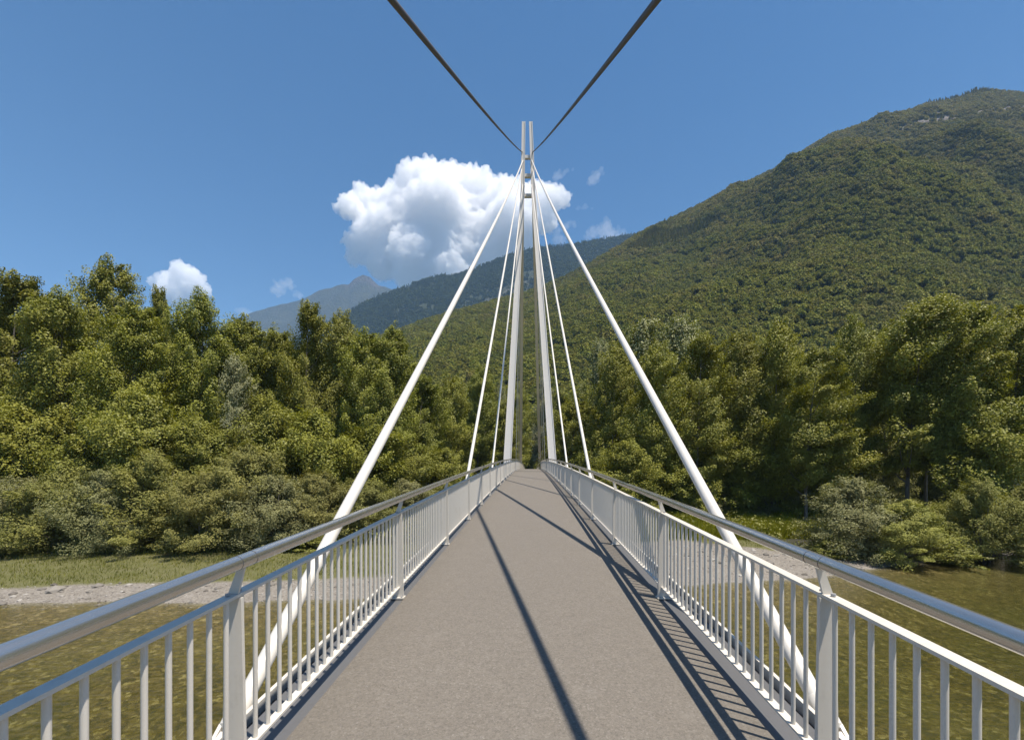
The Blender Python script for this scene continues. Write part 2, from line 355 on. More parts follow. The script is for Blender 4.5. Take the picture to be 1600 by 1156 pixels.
def fan(name, ridge, y0, base, mat, nu, ns, amp, seed, umin, umax, Rfun, power, rockf=None, gully=1.0, back=0.5, crest=0.06):
    """a mountain: foot at y0, crest at distance Rfun(u); crest heights read off the skyline; the back slope falls away again"""
    px = np.array([p[0] for p in ridge], float); py = np.array([p[1] for p in ridge], float)
    u = np.linspace(umin, umax, nu); s = np.concatenate([np.linspace(0, 1, ns), 1 + np.linspace(0, back, ns // 6 + 2)[1:]])
    U, Sg = np.meshgrid(u, s)
    R = Rfun(U); Yd = y0 + (R - y0) * Sg
    Hr = CAMZ + (HY - np.interp(U * F + CX, px, py)) / F * R
    Xd = U * Yd
    prof = np.where(Sg <= 1, np.clip(Sg, 0, 1) ** power, 1 - 1.15 * np.abs(Sg - 1) ** 1.15)
    env = np.clip(Sg * 3, 0, 1) * np.where(Sg <= 1, np.clip((1 - Sg) * 5, crest, 1), np.clip((Sg - 1) * 5, crest, 1))
    L = R.mean()
    nz = fbm(Xd / (L * 0.22), Yd / (L * 0.34), seed, 6, 0.52) * 2.0 + gully * 0.55 * (0.25 - np.abs(fbm(Xd / (L * 0.10), Yd / (L * 0.5), seed + 40, 4)))
    Zd = base + (Hr - base) * prof + amp * nz * env * np.clip(Hr / Hr.max(), 0.25, 1)
    rk = rockf(U, Sg, Xd, Yd) if rockf else np.zeros_like(Zd)
    o = tag(link(name, grid_mesh(name, np.stack([Xd, Yd, Zd], -1), mat, True, {'rock': rk})), kind='structure')
    return o, (u, s, Xd, Yd, Zd, rk)
HILL = [(-400, 600), (300, 585), (480, 560), (560, 542), (620, 520), (660, 504), (720, 488), (800, 465), (850, 450), (900, 427), (950, 398), (985, 377), (1010, 362), (1050, 344),
        (1100, 320), (1150, 297), (1200, 272), (1250, 243), (1300, 214), (1340, 200), (1380, 186), (1420, 175), (1450, 164), (1490, 156), (1530, 142), (1565, 145), (1600, 149), (1700, 158), (1900, 200), (2300, 250)]
def hill_rock(U, s, X, Y):
    px = U * F + CX
    band = np.exp(-((s - 0.775 - (px - 1500) * 0.0001) / 0.024) ** 2) * np.clip((px - 1385) / 60, 0, 1)
    return band * (0.90 + 1.0 * vnoise(X / 26, Y / 14, 5) + 0.4 * vnoise(X / 90, Y / 60, 6))
_, HG = fan('wooded_hill', HILL, 210, 6, M['hill'], 520, 300, 135, 7, -0.75, 1.75, lambda u: 900 + 240 * np.clip(u + 0.3, 0, 1.2), 1.05, hill_rock)
MID = [(-400, 640), (200, 600), (330, 570), (430, 548), (530, 497), (570, 475), (600, 462), (640, 447), (665, 438), (690, 431), (705, 433), (740, 421), (790, 403), (830, 391), (860, 387), (890, 385), (940, 375), (985, 367), (1100, 345), (1300, 315), (1800, 360)]
def mid_rock(U, s, X, Y): return 0.75 * np.clip((fbm(X / 260, Y / 420, 9, 5) - 0.10) * 12, 0, 1) * np.clip(1.25 - np.abs(s - 0.55) * 2.2, 0, 1)
_, MG = fan('forested_mountain', MID, 1250, 20, M['mid'], 420, 220, 260, 21, -0.95, 0.95, lambda u: 2500 + 300 * np.clip(u, -.5, .6), 1.1, mid_rock)
FAR = [(-400, 640), (150, 575), (330, 512), (390, 489), (440, 475), (470, 466), (500, 456), (530, 449), (545, 446), (552, 438), (560, 434), (567, 431), (577, 433), (585, 440), (592, 446), (610, 450), (635, 451), (660, 462), (720, 490), (900, 540)]
def far_rock(U, s, X, Y):
    px = U * F + CX
    return 0.1 + np.clip(1.4 - np.abs(px - 568) / 34, 0, 1) * np.clip((s - 0.90) * 12, 0, 1) * 0.7 + 0.3 * np.clip((s - 0.7) * 2, 0, 1)
fan('distant_peak', FAR, 2900, 60, M['far'], 420, 160, 420, 33, -0.8, 0.1, lambda u: 4700 + 0 * u, 1.15, far_rock, 2.2, crest=0.2)

# ------------------------------------------------------------------ footbridge
X0 = 1.5
A_, B_, C_ = 1240.0, 0.27, 696.0
def dz(y): return CAMZ - A_ / F + (HY - C_) * y / F - B_ * y * y / F     # height of the arched walkway
def dslope(y): return (HY - C_) / F - 2 * B_ * y / F
Y_IN, Y_OUT = -7.5, 146.0
YS = np.concatenate([np.arange(Y_IN, 24, 0.5), np.arange(24, Y_OUT, 1.5), [Y_OUT]])
def sweep(prof, ys=YS):
    m = MB(); m.loft([[(x, y, dz(y) + z) for x, z in prof] for y in ys]); return m
def rect(x0, x1, z0, z1): return [(x0, z0), (x1, z0), (x1, z1), (x0, z1)]
bridge = empty('footbridge', (0, 0, 0))
tag(bridge, 'arched footbridge with grey asphalt walkway crossing the shallow river towards the trees', 'footbridge')
sweep(rect(-1.455, 1.455, -0.05, 0.0)).build('walkway', M['asphalt'], bridge)
for sg in (-1, 1):
    sweep([(sg * x, z) for x, z in rect(1.457, 1.755, -0.045, -0.006)]).build('edge_plate', M['galv'], bridge)
    sweep([(sg * x, z) for x, z in rect(1.757, 1.835, -0.20, -0.075)]).build('drain_slot', M['dark'], bridge)
    sweep([(sg * x, z) for x, z in [(1.838, -0.55), (1.985, -0.55), (1.985, -0.30), (1.868, -0.20), (1.868, 0.010), (1.838, 0.010)]]).build('edge_beam', M['white'], bridge)
sweep(rect(-1.836, 1.836, -0.32, -0.205)).build('deck_slab', M['galv'], bridge)
for yb in (30, 46, 88, 142):     # supports on the far land
    for sg in (-1, 1):
        MB().tube([(sg * 1.4, yb, gz(sg * 1.4, yb) - 0.5), (sg * 1.4, yb, dz(yb) - 0.33)], 0.22, 14).build('support_column', M['galv'], bridge, True)

PITCH = 2.9; POST0 = 2.34
POSTS = [POST0 + PITCH * k for k in range(-3, 49)]
H_HAND, H_TOP, H_BOT = 1.155, 0.985, 0.135
XH, XM = 1.475, 1.525
def post_mesh(sg):
    m = MB(); t2 = 0.011
    out = [(1.462, 0.018), (1.585, 0.018), (1.558, H_TOP - 0.019), (1.482, H_TOP - 0.019)]
    m.loft([[(sg * x, yy, z) for x, z in out] for yy in (-t2, t2)])
    # bracket above the top rail
    br = [(1.500, H_TOP + 0.001), (1.552, H_TOP + 0.001), (1.502, H_HAND - 0.033), (1.466, H_HAND - 0.033)]
    m.loft([[(sg * x, yy, z) for x, z in br] for yy in (-0.007, 0.007)])
    return m.mesh('post', M['white'])
def foot_mesh(sg):
    m = MB(); m.box(min(sg * 1.452, sg * 1.605), max(sg * 1.452, sg * 1.605), -0.055, 0.055, 0.002, 0.016)
    return m.mesh('foot_plate', M['white'])
BOLT_LOW = MB().tube([(0, 0, 0), (0, 0, 0.016)], 0.011, 6).mesh('bolt', M['bolt'])
BOLT_TOP = MB().tube([(0, 0, 0), (0, 0, 0.012)], 0.012, 8).mesh('bolt', M['bolt'])
def bolts(sg, p):
    for x, y, z, me in [(xx, yy, 0.0165, BOLT_LOW) for yy in (-0.035, 0.035) for xx in (1.475, 1.59)] + [(1.527, yy, H_TOP + 0.0005, BOLT_TOP) for yy in (-0.045, 0.045)]:
        link('bolt', me, p).location = (sg * x, y, z)
bal_me = MB().tube([(0, 0, H_BOT), (0, 0, H_TOP - 0.017)], 0.0125, 10, False).mesh('baluster', M['white'], True)
def railing(sg, label):
    r = empty('railing', (0, 0, 0)); tag(r, label, 'railing', 'railings along the footbridge')
    ys = YS[YS > -6.8]
    circ = [(sg * XH + 0.037 * math.cos(a), H_HAND + 0.037 * math.sin(a)) for a in np.linspace(0, 2 * math.pi, 28, endpoint=False)]
    hr = sweep(circ, ys).build('handrail', M['steel'], r, True)
    for k, yp in enumerate(POSTS):
        if k % 2 == 1 and -3 < yp < 40:
            for dy in (-0.06, 0.06):
                yy = yp + dy
                MB().loft([[(sg * XH + 0.0376 * math.cos(a), yy + e, dz(yy + e) + H_HAND + 0.0376 * math.sin(a)) for a in np.linspace(0, 2 * math.pi, 28, endpoint=False)] for e in (-0.002, 0.002)]).build('joint_ring', M['ring'], hr)
    sweep([(sg * x, z) for x, z in rect(XM - 0.031, XM + 0.031, H_TOP - 0.016, H_TOP)], ys).build('top_rail', M['white'], r)
    sweep([(sg * x, z) for x, z in rect(XM - 0.026, XM + 0.026, H_BOT - 0.014, H_BOT)], ys).build('bottom_rail', M['white'], r)
    pm, fm = post_mesh(sg), foot_mesh(sg)
    for yp in POSTS:
        if yp < -6.5: continue
        p = link('post', pm, r); p.location = (0, yp, dz(yp))
        f = link('foot_plate', fm, p)
        if 0 < yp < 18: bolts(sg, p)
    n = 24; allb = [yp + PITCH * (k + 0.5) / n * 1.0 for yp in POSTS[:-1] for k in range(n)]
    allb = [b for b in allb if min(abs(b - q) for q in POSTS) > 0.04 and b > -6]
    seen = [b for b in allb if b > 0.9][:100]; ss = set(seen)
    for b in seen:
        o = link('baluster', bal_me, r); o.location = (sg * XM, b, dz(b))
    m = MB()
    for b in allb:
        if b in ss: continue
        nn = 6 if b > 25 else 10
        m.tube([(sg * XM, b, dz(b) + H_BOT), (sg * XM, b, dz(b) + H_TOP - 0.017)], 0.0125, nn, False)
    tag(m.build('balusters', M['white'], r, True), kind='stuff')
    return r
railing(-1, 'white bar railing with shaded top rail and steel handrail on the left of the walkway')
railing(1, 'white bar railing with sunlit top rail and steel handrail on the right of the walkway')

# pylon ---------------------------------------------------------------------------------
def at(px, py, y): return Vector(((px - CX) / F * y, y, CAMZ + (HY - py) / F * y))
pyl = empty('pylon', (0, 42, dz(42)))
tag(pyl, 'tall white twin-mast pylon with splayed legs standing astride the walkway', 'pylon')
inv = Vector((0, -42, -dz(42)))
def ring(c, wx, wy): return [tuple(c + inv + Vector((sx * wx / 2, sy * wy / 2, 0))) for sx, sy in ((-1, -1), (1, -1), (1, 1), (-1, 1))]
YT = 46.0
def yat(h): return 42 + 4 * min(max((h - 1.5) / 30.0, -0.3), 1.0)
for sg, px_top, px_300, px_mid, px_low in ((-1, 818.3, 816.6, 806.4, 793.0), (1, 829.3, 833.2, 846.2, 863.1)):
    P = []
    low = at(px_low, 718, 42.0); mid = at(px_mid, 480, 44.0); hi = at(px_300, 300, 45.7); top = at(px_top, 192, 46.0)
    dirn = (low - mid).normalized(); foot = low + dirn * ((low.z - gz(low.x, 42) + 0.6) / -dirn.z)
    m = MB(); m.loft([ring(foot, 0.74, 0.42), ring(low, 0.70, 0.42), ring(mid, 0.56, 0.40), ring(hi, 0.40, 0.36), ring(top, 0.34, 0.32)])
    leg = m.build('mast_leg', M['pylon'], pyl)
    # raised edge flanges on the front face
    for e in (-1, 1):
        m = MB(); secs = []
        for c, wx, wy in ((low, 0.70, 0.42), (mid, 0.56, 0.40), (hi, 0.40, 0.36), (top - Vector((0, 0, 0.02)), 0.34, 0.32)):
            xx = c.x + e * (wx / 2 - 0.03)
            secs.append([tuple(Vector((xx + a * 0.034, c.y - wy / 2 + b, c.z)) + inv) for a, b in ((-1, -0.05), (1, -0.05), (1, 0.003), (-1, 0.003))])
        m.loft(secs); m.build('flange', M['pylon'], leg)
    # rear strut down to the far land
    f2 = Vector((sg * 2.02, 90, gz(sg * 2, 90) - 0.3)); t2_ = Vector((hi.x, 46.3, hi.z - 1.0))
    d = (f2 - t2_).normalized(); up = d.cross(Vector((1, 0, 0))).normalized()
    m = MB(); secs = []
    for c, wx, wy in ((t2_, 0.26, 0.3), ((t2_ + f2) / 2, 0.40, 0.36), (f2, 0.52, 0.42)):
        secs.append([tuple(c + inv + Vector((a * wx / 2, 0, 0)) + up * (b * wy / 2)) for a, b in ((-1, -1), (1, -1), (1, 1), (-1, 1))])
    m.loft(secs); m.build('rear_leg', M['pylon'], pyl)
for py in (247, 276, 307):
    c = at(0, py, 46.0).z; a = np.interp(py, [192, 300, 330], [818.3, 816.9, 815.0]); b = np.interp(py, [192, 300, 330], [829.3, 833.0, 834.5])
    xa = (a - CX) / F * 45.9 + 0.17; xb = (b - CX) / F * 45.9 - 0.17
    MB().box(xa, xb, 45.78 - 42, 46.0 - 42 + 0.1, c - 0.15 - dz(42), c + 0.15 - dz(42)).build('crossbeam', M['pylon'], pyl)

# stays ------------------------------------------------------------------------------------
XA = 2.0
def stay(sg, ya, ax, ytop_px, rad, label, sag=0.0, yt=46.0, dark=False):
    foot = Vector((sg * XA, ya, dz(ya) + 0.02))
    top = at(ax[0] if sg < 0 else ax[1], ytop_px, yt - 0.15 if yt <= 46 else yt)
    foot = foot - (top - foot).normalized() * 0.42       # pinned to the side of the edge beam, below the walkway
    r = empty('stay_rod', foot); tag(r, label, 'stay rod', 'stay rods of the footbridge')
    d = (top - foot).normalized(); L = (top - foot).length
    pts = []
    for k in range(25):
        t_ = k / 24; p = d * (0.26 + (L - 0.26) * t_); p.z -= sag * 4 * t_ * (1 - t_); pts.append(p)
    MB().tube(pts, rad, 18).build('rod', M['cable'] if dark else M['tie'], r, True)
    # sleeve, fork and pin at the foot
    MB().tube([d * 0.13, d * 0.15, d * 0.33, d * 0.36], [rad * 0.9, rad * 1.22, rad * 1.22, rad * 1.02], 18).build('sleeve', M['tie'], r, True)
    m = MB()
    side = Vector((0, 1, 0)); side = (side - d * side.dot(d)).normalized(); nn = d.cross(side)
    for e in (-1, 1):
        c0 = nn * (e * rad * 0.72)
        m.loft([[tuple(c0 + d * a + side * b * rad * 0.85 + nn * q) for a, b in ((-0.06, -1), (-0.06, 1), (0.15, 1), (0.15, -1))] for q in (-0.012, 0.012)])
    m.build('fork', M['tie'], r)
    MB().tube([nn * -(rad * 1.1), nn * (rad * 1.1)], 0.028, 12).build('pin', M['bolt'], r, True)
    m = MB(); m.loft([[tuple(d * a + side * b + nn * q) for a, b in ((-0.10, -0.12), (-0.10, 0.12), (0.10, 0.06), (0.10, -0.06))] for q in (-0.013, 0.013)])
    m.build('lug', M['white'], r)
    return r
NM = {-1: 'left', 1: 'right'}
for sg in (-1, 1):
    n_ = NM[sg]
    stay(sg, -7.0, (816, 832), 238, 0.043, f'dark brown stay cable passing high overhead to the mast top on the {n_} side', 0.30, dark=True)
    stay(sg, 3.25, (817, 831), 251, 0.058, f'thickest white stay rod in view, rising from beside the near {n_} railing', 0.35)
    stay(sg, 13.3 if sg < 0 else 14.0, (815, 832), 264, 0.052, f'second white stay rod along the {n_} railing, beyond the thickest one', 0.05)
    stay(sg, 22.7 if sg < 0 else 23.5, (817, 830), 286, 0.052, f'white stay rod just outside the {n_} pylon leg, third along the {n_} railing', 0.0)
    stay(sg, 62.0, (814, 836), 300, 0.045, f'thin stay seen between the two {n_} pylon legs, outer one of the pair', 0.0, 46.2)
    stay(sg, 72.0, (814.5, 835.5), 288, 0.045, f'thin stay seen between the two {n_} pylon legs, inner one of the pair', 0.0, 46.2)

# ------------------------------------------------------------------ trees
rngs = np.random.default_rng(5)
WIND = np.array([0.75, -0.1, 0.05])
def norm(v): return v / np.maximum(np.linalg.norm(v, axis=-1, keepdims=True), 1e-6)
def leaves(C, Ax, out, rng, l, wd, up=0.60, spread=0.42):
    n = len(C)
    a = norm(Ax + rng.normal(0, 0.45, (n, 3)))
    nn = norm(out * 0.55 + np.array([0, 0, up]) + rng.normal(0, spread, (n, 3)))
    s = norm(np.cross(nn, a)); a = norm(np.cross(s, nn))
    k = rng.uniform(0.65, 1.3, (n, 1)); ll = l * k * 0.5; ww = wd * k * 0.5
    return np.stack([C - a * ll, C + s * ww + a * ll * 0.15, C + a * ll, C - s * ww + a * ll * 0.15], 1).reshape(-1, 3)
def make_tree(name, mat, seed, H, R, base, shape, n_cl, n_lf, cl_r, l, wd, trunk_r, stems=1, lean=0.0, droop=0.0, wind=0.6, lobes=3, gap=0.0, up=0.55):
    rng = np.random.default_rng(seed)
    t = rng.uniform(0, 1, n_cl * 3) ** 0.85
    az = rng.uniform(0, 2 * math.pi, n_cl * 3)
    ph = rng.uniform(0, 6.28, 4)
    lob = 1 + 0.20 * np.sin(lobes * az + ph[0] + 4 * t) + 0.16 * np.sin(2 * az + 11 * t + ph[1]) + 0.14 * np.sin(9 * t * 2 + ph[2] + az)
    env = np.interp(t, shape[0], shape[1]) * R * lob
    q = rng.uniform(0.18, 1.0, n_cl * 3) ** 0.55
    keep = np.ones(len(t), bool)
    if gap > 0:
        keep = vnoise(az * 1.6 + seed, t * 7.5, seed) > gap
    idx = np.where(keep)[0][:n_cl]
    t, az, env, q = t[idx], az[idx], env[idx], q[idx]
    z = base + (H - base) * t
    off = lean * (t ** 1.4)
    cc = np.stack([env * q * np.cos(az) + off, env * q * np.sin(az), z + rng.normal(0, 0.25, len(t))], -1)
    rad = np.stack([np.cos(az), np.sin(az), 0.15 + 0.9 * (t - 0.35)], -1); rad = norm(rad)
    ax = norm(rad * 0.8 + WIND * wind + np.array([0, 0, 0.45 - droop]) + rng.normal(0, 0.25, (len(t), 3)))
    cr = cl_r * rng.uniform(0.55, 1.35, len(t)) * (0.65 + 0.5 * np.interp(t, shape[0], shape[1]))
    k = n_lf
    u = rng.normal(0, 1, (len(t), k, 3)); u /= np.maximum(np.linalg.norm(u, axis=-1, keepdims=True), 1e-6)
    u *= rng.uniform(0, 1, (len(t), k, 1)) ** 0.42
    al = (u * ax[:, None, :]).sum(-1, keepdims=True)
    nw = 1 - 0.45 * np.clip(al, 0, 1)            # each spray narrows to its wind-blown tip
    P = cc[:, None, :] + (u * np.array([0.92, 0.92, 0.62]) * nw + ax[:, None, :] * (al * 1.15 + 0.15)) * cr[:, None, None]
    P[..., 2] -= droop * 0.5 * cr[:, None] * np.abs(u[..., 0])
    out = norm(u * 0.7 + rad[:, None, :] * 0.6)
    V = leaves(P.reshape(-1, 3), np.repeat(ax, k, 0), out.reshape(-1, 3), rng, l, wd, up)
    tint = np.clip(np.repeat(rng.uniform(0.1, 0.9, len(t)), k) + rng.normal(0, 0.2, len(t) * k), 0, 1)
    crown = quads_mesh(name + '_crown', V, mat, tint)
    mb = MB()
    for s_ in range(stems):
        a0 = s_ * 2.4 + seed; sx = 0.0 if stems == 1 else 0.5 * math.cos(a0) * trunk_r * 6; sy = 0.0 if stems == 1 else 0.5 * math.sin(a0) * trunk_r * 6
        pts = []; rr = []
        for i in range(9):
            f = i / 8; hh = f * H * 0.93
            sp = (1 + 2.5 * f) if stems > 1 else 1
            pts.append((sx * sp + lean * max(0, (hh - base) / (H - base)) ** 1.4 + 0.12 * math.sin(f * 5 + seed), sy * sp + 0.12 * math.cos(f * 4 + seed), -0.5 + hh)); rr.append(trunk_r * (1.25 if i == 0 else 1 - 0.88 * f))
        mb.tube(pts, rr, 8)
    for i in rng.choice(len(t), min(len(t), 34), replace=False):
        c = cc[i]; r0 = max(c[2] - (0.5 + 0.9 * np.hypot(c[0] - off[i], c[1])), base * 0.5 + 0.3)
        f0 = max(0, (r0 - base) / (H - base)) ** 1.4 * lean
        mid = ((c[0] * 0.55 + f0 * 0.45), c[1] * 0.5, r0 + (c[2] - r0) * 0.38)
        tr = trunk_r * (0.42 - 0.30 * t[i])
        mb.tube([(f0, 0, r0), mid, tuple(c)], [tr, tr * 0.6, tr * 0.2], 5, False)
    trunk = mb.mesh(name + '_trunk', M['bark'], True, False)
    return crown, trunk
POP = ([0, 0.12, 0.35, 0.6, 0.8, 0.93, 1.0], [0.50, 0.85, 1.0, 0.96, 0.78, 0.52, 0.16])
RND = ([0, 0.1, 0.35, 0.6, 0.85, 1.0], [0.62, 0.9, 1.0, 0.92, 0.62, 0.15])
HIGH = ([0, 0.15, 0.4, 0.65, 0.85, 1.0], [0.35, 0.65, 0.9, 1.0, 0.75, 0.2])
BUSH = ([0, 0.15, 0.45, 0.75, 1.0], [0.95, 1.0, 0.92, 0.66, 0.12])
KINDS = {}
def kind(key, *vs): KINDS[key] = list(vs)
kind('poplar', *[make_tree('poplar', M['poplar'], 100 + i, 26, 4.6, 2.0, POP, 240, 300, 1.16, 0.25, 0.16, 0.27, 1, 1.2, 0.0, 0.7, 3, 0.38) for i in range(4)])
kind('tall', *[make_tree('tall', M['poplar'], 200 + i, 26, 4.8, 6.5, HIGH, 240, 300, 1.16, 0.25, 0.16, 0.26, 1, 1.8, 0.0, 0.95, 3, 0.44) for i in range(3)])
kind('silver', *[make_tree('silver', M['silver'], 300 + i, 22, 3.8, 4.0, POP, 170, 260, 1.2, 0.26, 0.17, 0.22, 1, 1.2, 0.0, 0.9, 3, 0.36) for i in range(2)])
kind('young', *[make_tree('young', M['poplar'], 400 + i, 13, 4.0, 1.0, RND, 165, 300, 1.15, 0.22, 0.145, 0.16, 1, 0.5, 0.05, 0.4, 3, 0.36) for i in range(3)])
kind('willow', *[make_tree('willow', M['willow'], 500 + i, 8, 4.2, 0.2, BUSH, 190, 290, 0.95, 0.24, 0.075, 0.12, 5, 0.3, 0.12, 0.35, 4, 0.34) for i in range(3)])
kind('bright', *[make_tree('bright', M['bright_willow'], 520 + i, 8, 4.2, 0.2, BUSH, 190, 290, 0.95, 0.24, 0.075, 0.12, 5, 0.3, 0.12, 0.35, 4, 0.34) for i in range(1)])
kind('grey', *[make_tree('grey', M['grey_willow'], 600 + i, 8, 3.8, 0.2, BUSH, 180, 290, 0.95, 0.24, 0.075, 0.12, 5, 0.3, 0.12, 0.4, 4, 0.36) for i in range(2)])
kind('shrub', *[make_tree('shrub', M['herb'], 700 + i, 3, 1.9, 0.05, BUSH, 110, 90, 0.45, 0.22, 0.10, 0.05, 5, 0.1, 0.05, 0.3, 4, 0.2) for i in range(2)])
KH = {'poplar': 27.2, 'tall': 27.2, 'silver': 23, 'young': 13.9, 'willow': 8.8, 'bright': 8.8, 'grey': 8.8, 'shrub': 3.4}
KR = {'poplar': 4.6, 'tall': 4.8, 'silver': 3.8, 'young': 4.0, 'willow': 4.2, 'bright': 4.2, 'grey': 3.8, 'shrub': 1.9}
KN = {'poplar': ('poplar_tree', 'tree'), 'tall': ('poplar_tree', 'tree'), 'silver': ('silver_poplar_tree', 'tree'), 'young': ('young_poplar_tree', 'tree'),
      'willow': ('willow_bush', 'bush'), 'bright': ('willow_bush', 'bush'), 'grey': ('grey_willow_bush', 'bush'), 'shrub': ('riverside_shrub', 'shrub')}
cnt = {}
rr_ = random.Random(3)
def plant(k, px, ptop, y, wpx=None, label=None, group=None):
    """a tree of kind k at distance y whose top shows at (px, ptop)"""
    x = (px - CX) / F * y; g = gz(x, y)
    H = CAMZ + (HY - ptop) / F * y - g
    sc = H / KH[k]
    sr = (wpx * y / F / 2 / KR[k]) if wpx else sc * rr_.uniform(0.92, 1.12)
    i = cnt.get(k, 0); cnt[k] = i + 1
    cr, tr = KINDS[k][i % len(KINDS[k])]
    o = empty(KN[k][0], (x - 0.4 * sr, y, g)); o.rotation_euler = (0, 0, rr_.uniform(-0.5, 0.5) + (0 if k in ('tall', 'poplar', 'silver') else rr_.choice([0, 2.1, 4.2])))
    o.scale = (sr, sr, sc)
    link('trunk', tr, o); link('crown', cr, o)
    tag(o, label, KN[k][1], group); return o
GB = {-1: 'poplars massed behind the left bank', 1: 'poplars massed behind the right bank'}
# left bank, tall row: (px, top, distance, width px, label)
LT = [(-75, 400, 49, 130, 'poplar', 'broad poplar cut by the left picture edge above the bushes'),
      (18, 424, 50, 120, 'poplar', 'rounded poplar at the left picture edge, left of the wood\'s tallest tree'),
      (92, 452, 47, 110, 'poplar', 'lower rounded poplar between the edge tree and the wood\'s tallest tree on the left'),
      (168, 402, 56, 92, 'poplar', 'tallest dark poplar of the left wood, its top standing clear against the sky'),
      (205, 470, 46, 105, 'poplar', 'bright green poplar in front of the left wood\'s tallest tree'),
      (246, 446, 58, 44, 'poplar', 'narrow spindle-topped poplar beside the small left cloud'),
      (316, 455, 52, 92, 'poplar', 'pointed poplar just right of the small left cloud'),
      (372, 492, 55, 92, 'poplar', 'windblown poplar right of the small cloud, below the far slope\'s left end'),
      (428, 512, 58, 80, 'poplar', 'low gap-filling poplar under the distant peak\'s left shoulder'),
      (478, 470, 56, 74, 'poplar', 'pointed poplar topping the slope of the distant peak on the left'),
      (524, 482, 57, 72, 'poplar', 'poplar with a knobbly top directly under the rocky distant peak'),
      (566, 514, 54, 78, 'poplar', 'poplar leaning right, two crowns left of the thick left stay'),
      (606, 506, 55, 78, 'poplar', 'rounded poplar whose right edge meets the wooded hill by the left stay'),
      (655, 585, 66, 72, 'poplar', 'smaller poplar right behind the thick left stay rod'),
      (706, 590, 74, 64, 'young', 'rounded leafy tree between the first and second left stays'),
      (748, 572, 86, 58, 'poplar', 'yellowish poplar behind the second left stay rod'),
      (784, 598, 96, 46, 'grey', 'pale grey-green tree behind the third left stay rod')]
for px, tp, y, wp, k, lb in LT: plant(k, px, tp, y, wp, lb)
# right bank tall row
RT = [(1655, 478, 50, 130, 'tall', 'windblown poplar cut by the right picture edge'),
      (1578, 470, 52, 125, 'tall', 'broad windblown poplar rightmost of those fully in view'),
      (1502, 474, 50, 120, 'tall', 'windblown poplar with bare trunk above the rightmost willow'),
      (1424, 458, 53, 130, 'tall', 'highest broad windblown poplar on the right, streaming to the right'),
      (1335, 482, 56, 78, 'tall', 'pointed poplar at the left shoulder of the highest right-hand poplar'),
      (1262, 545, 52, 100, 'tall', 'low poplar in the dip left of the pointed right-hand poplar'),
      (1212, 498, 58, 82, 'poplar', 'poplar with a rounded tip under the middle of the wooded hill'),
      (1150, 512, 60, 86, 'poplar', 'olive poplar right of the white-leaved crowns on the right bank'),
      (1090, 520, 57, 84, 'poplar', 'olive poplar between the two white-leaved crowns on the right bank'),
      (1055, 492, 68, 80, 'silver', 'white-leaved poplar crown rising behind olive trees, right of the thick right stay'),
      (1000, 498, 68, 74, 'silver', 'white-topped poplar crossed by the thick right stay rod'),
      (1018, 535, 56, 84, 'poplar', 'dense olive poplar just right of the thick right stay'),
      (958, 530, 62, 72, 'poplar', 'olive poplar between the second and thick right stays'),
      (934, 528, 74, 44, 'silver', 'narrow pale-leaved tree left of the thick right stay'),
      (905, 596, 82, 62, 'poplar', 'dark poplar behind the second right stay rod')]
for px, tp, y, wp, k, lb in RT: plant(k, px, tp, y, wp, lb)
# behind the crest of the walkway
for px, tp, y, wp, k, lb in [(846, 588, 150, 34, 'silver', 'whitish tree seen through the pylon above the walkway crest'),
                             (828, 640, 158, 40, 'young', 'leafy green tree closing the walkway at its crest'),
                             (872, 608, 122, 46, 'poplar', 'dark tree behind the right pylon leg'),
                             (808, 600, 124, 40, 'poplar', 'dark tree behind the left pylon leg'),
                             (858, 650, 152, 36, 'young', 'green tree right of the one closing the walkway'),
                             (890, 648, 104, 50, 'young', 'yellow-green young tree right of the pylon\'s right leg')]:
    plant(k, px, tp, y, wp, lb)
# second line filling the depth of both woods
for j, px in enumerate(np.arange(-140, 800, 62)):
    y = 66 + 6 * (j % 3) + max(0, (px - 300)) * 0.05
    tp = np.interp(px, [-150, 150, 300, 450, 600, 700, 800], [455, 462, 490, 530, 545, 610, 620]) + rr_.uniform(-4, 14)
    plant('poplar', px + rr_.uniform(-12, 12), tp, y, 100 * 60 / y, 'dark green poplar in the rear rows of the left wood, mostly hidden', GB[-1])
for j, px in enumerate(np.arange(890, 1760, 62)):
    y = 68 + 6 * (j % 3)
    tp = np.interp(px, [880, 950, 1100, 1250, 1400, 1700], [630, 570, 540, 545, 505, 505]) + rr_.uniform(-4, 14)
    plant('tall' if j % 2 else 'poplar', px + rr_.uniform(-12, 12), tp, y, 100 * 60 / y, 'dark green poplar in the rear rows of the right wood, mostly hidden', GB[1])
# middle storey
LM = [(-30, 640, 43, 150, 'rounded young poplar at the left edge, behind the grey willow'),
      (70, 630, 44, 130, 'young poplar below the lower rounded left-hand poplar'), (150, 660, 42, 120, 'young poplar standing out above the willows, left of the bright one'),
      (232, 612, 42.5, 130, 'bright rounded young poplar above the left-hand willows'), (330, 650, 44, 110, 'young poplar behind the silver-leaved sapling on the left'),
      (420, 620, 46, 120, 'young poplar behind the left willows, below the pointed poplar'), (500, 640, 47, 110, 'young poplar left of the thick left stay'),
      (575, 660, 50, 110, 'young poplar crossed by the thick left stay'), (640, 680, 56, 90, 'young poplar right of the thick left stay above the handrail'),
      (700, 700, 62, 80, 'young yellow-green poplar close to the second left stay')]
for px, tp, y, wp, lb in LM: plant('young', px, tp, y, wp, lb)
plant('silver', 368, 552, 45.5, 46, 'slim silver-leaved sapling flashing white amid the left wood')
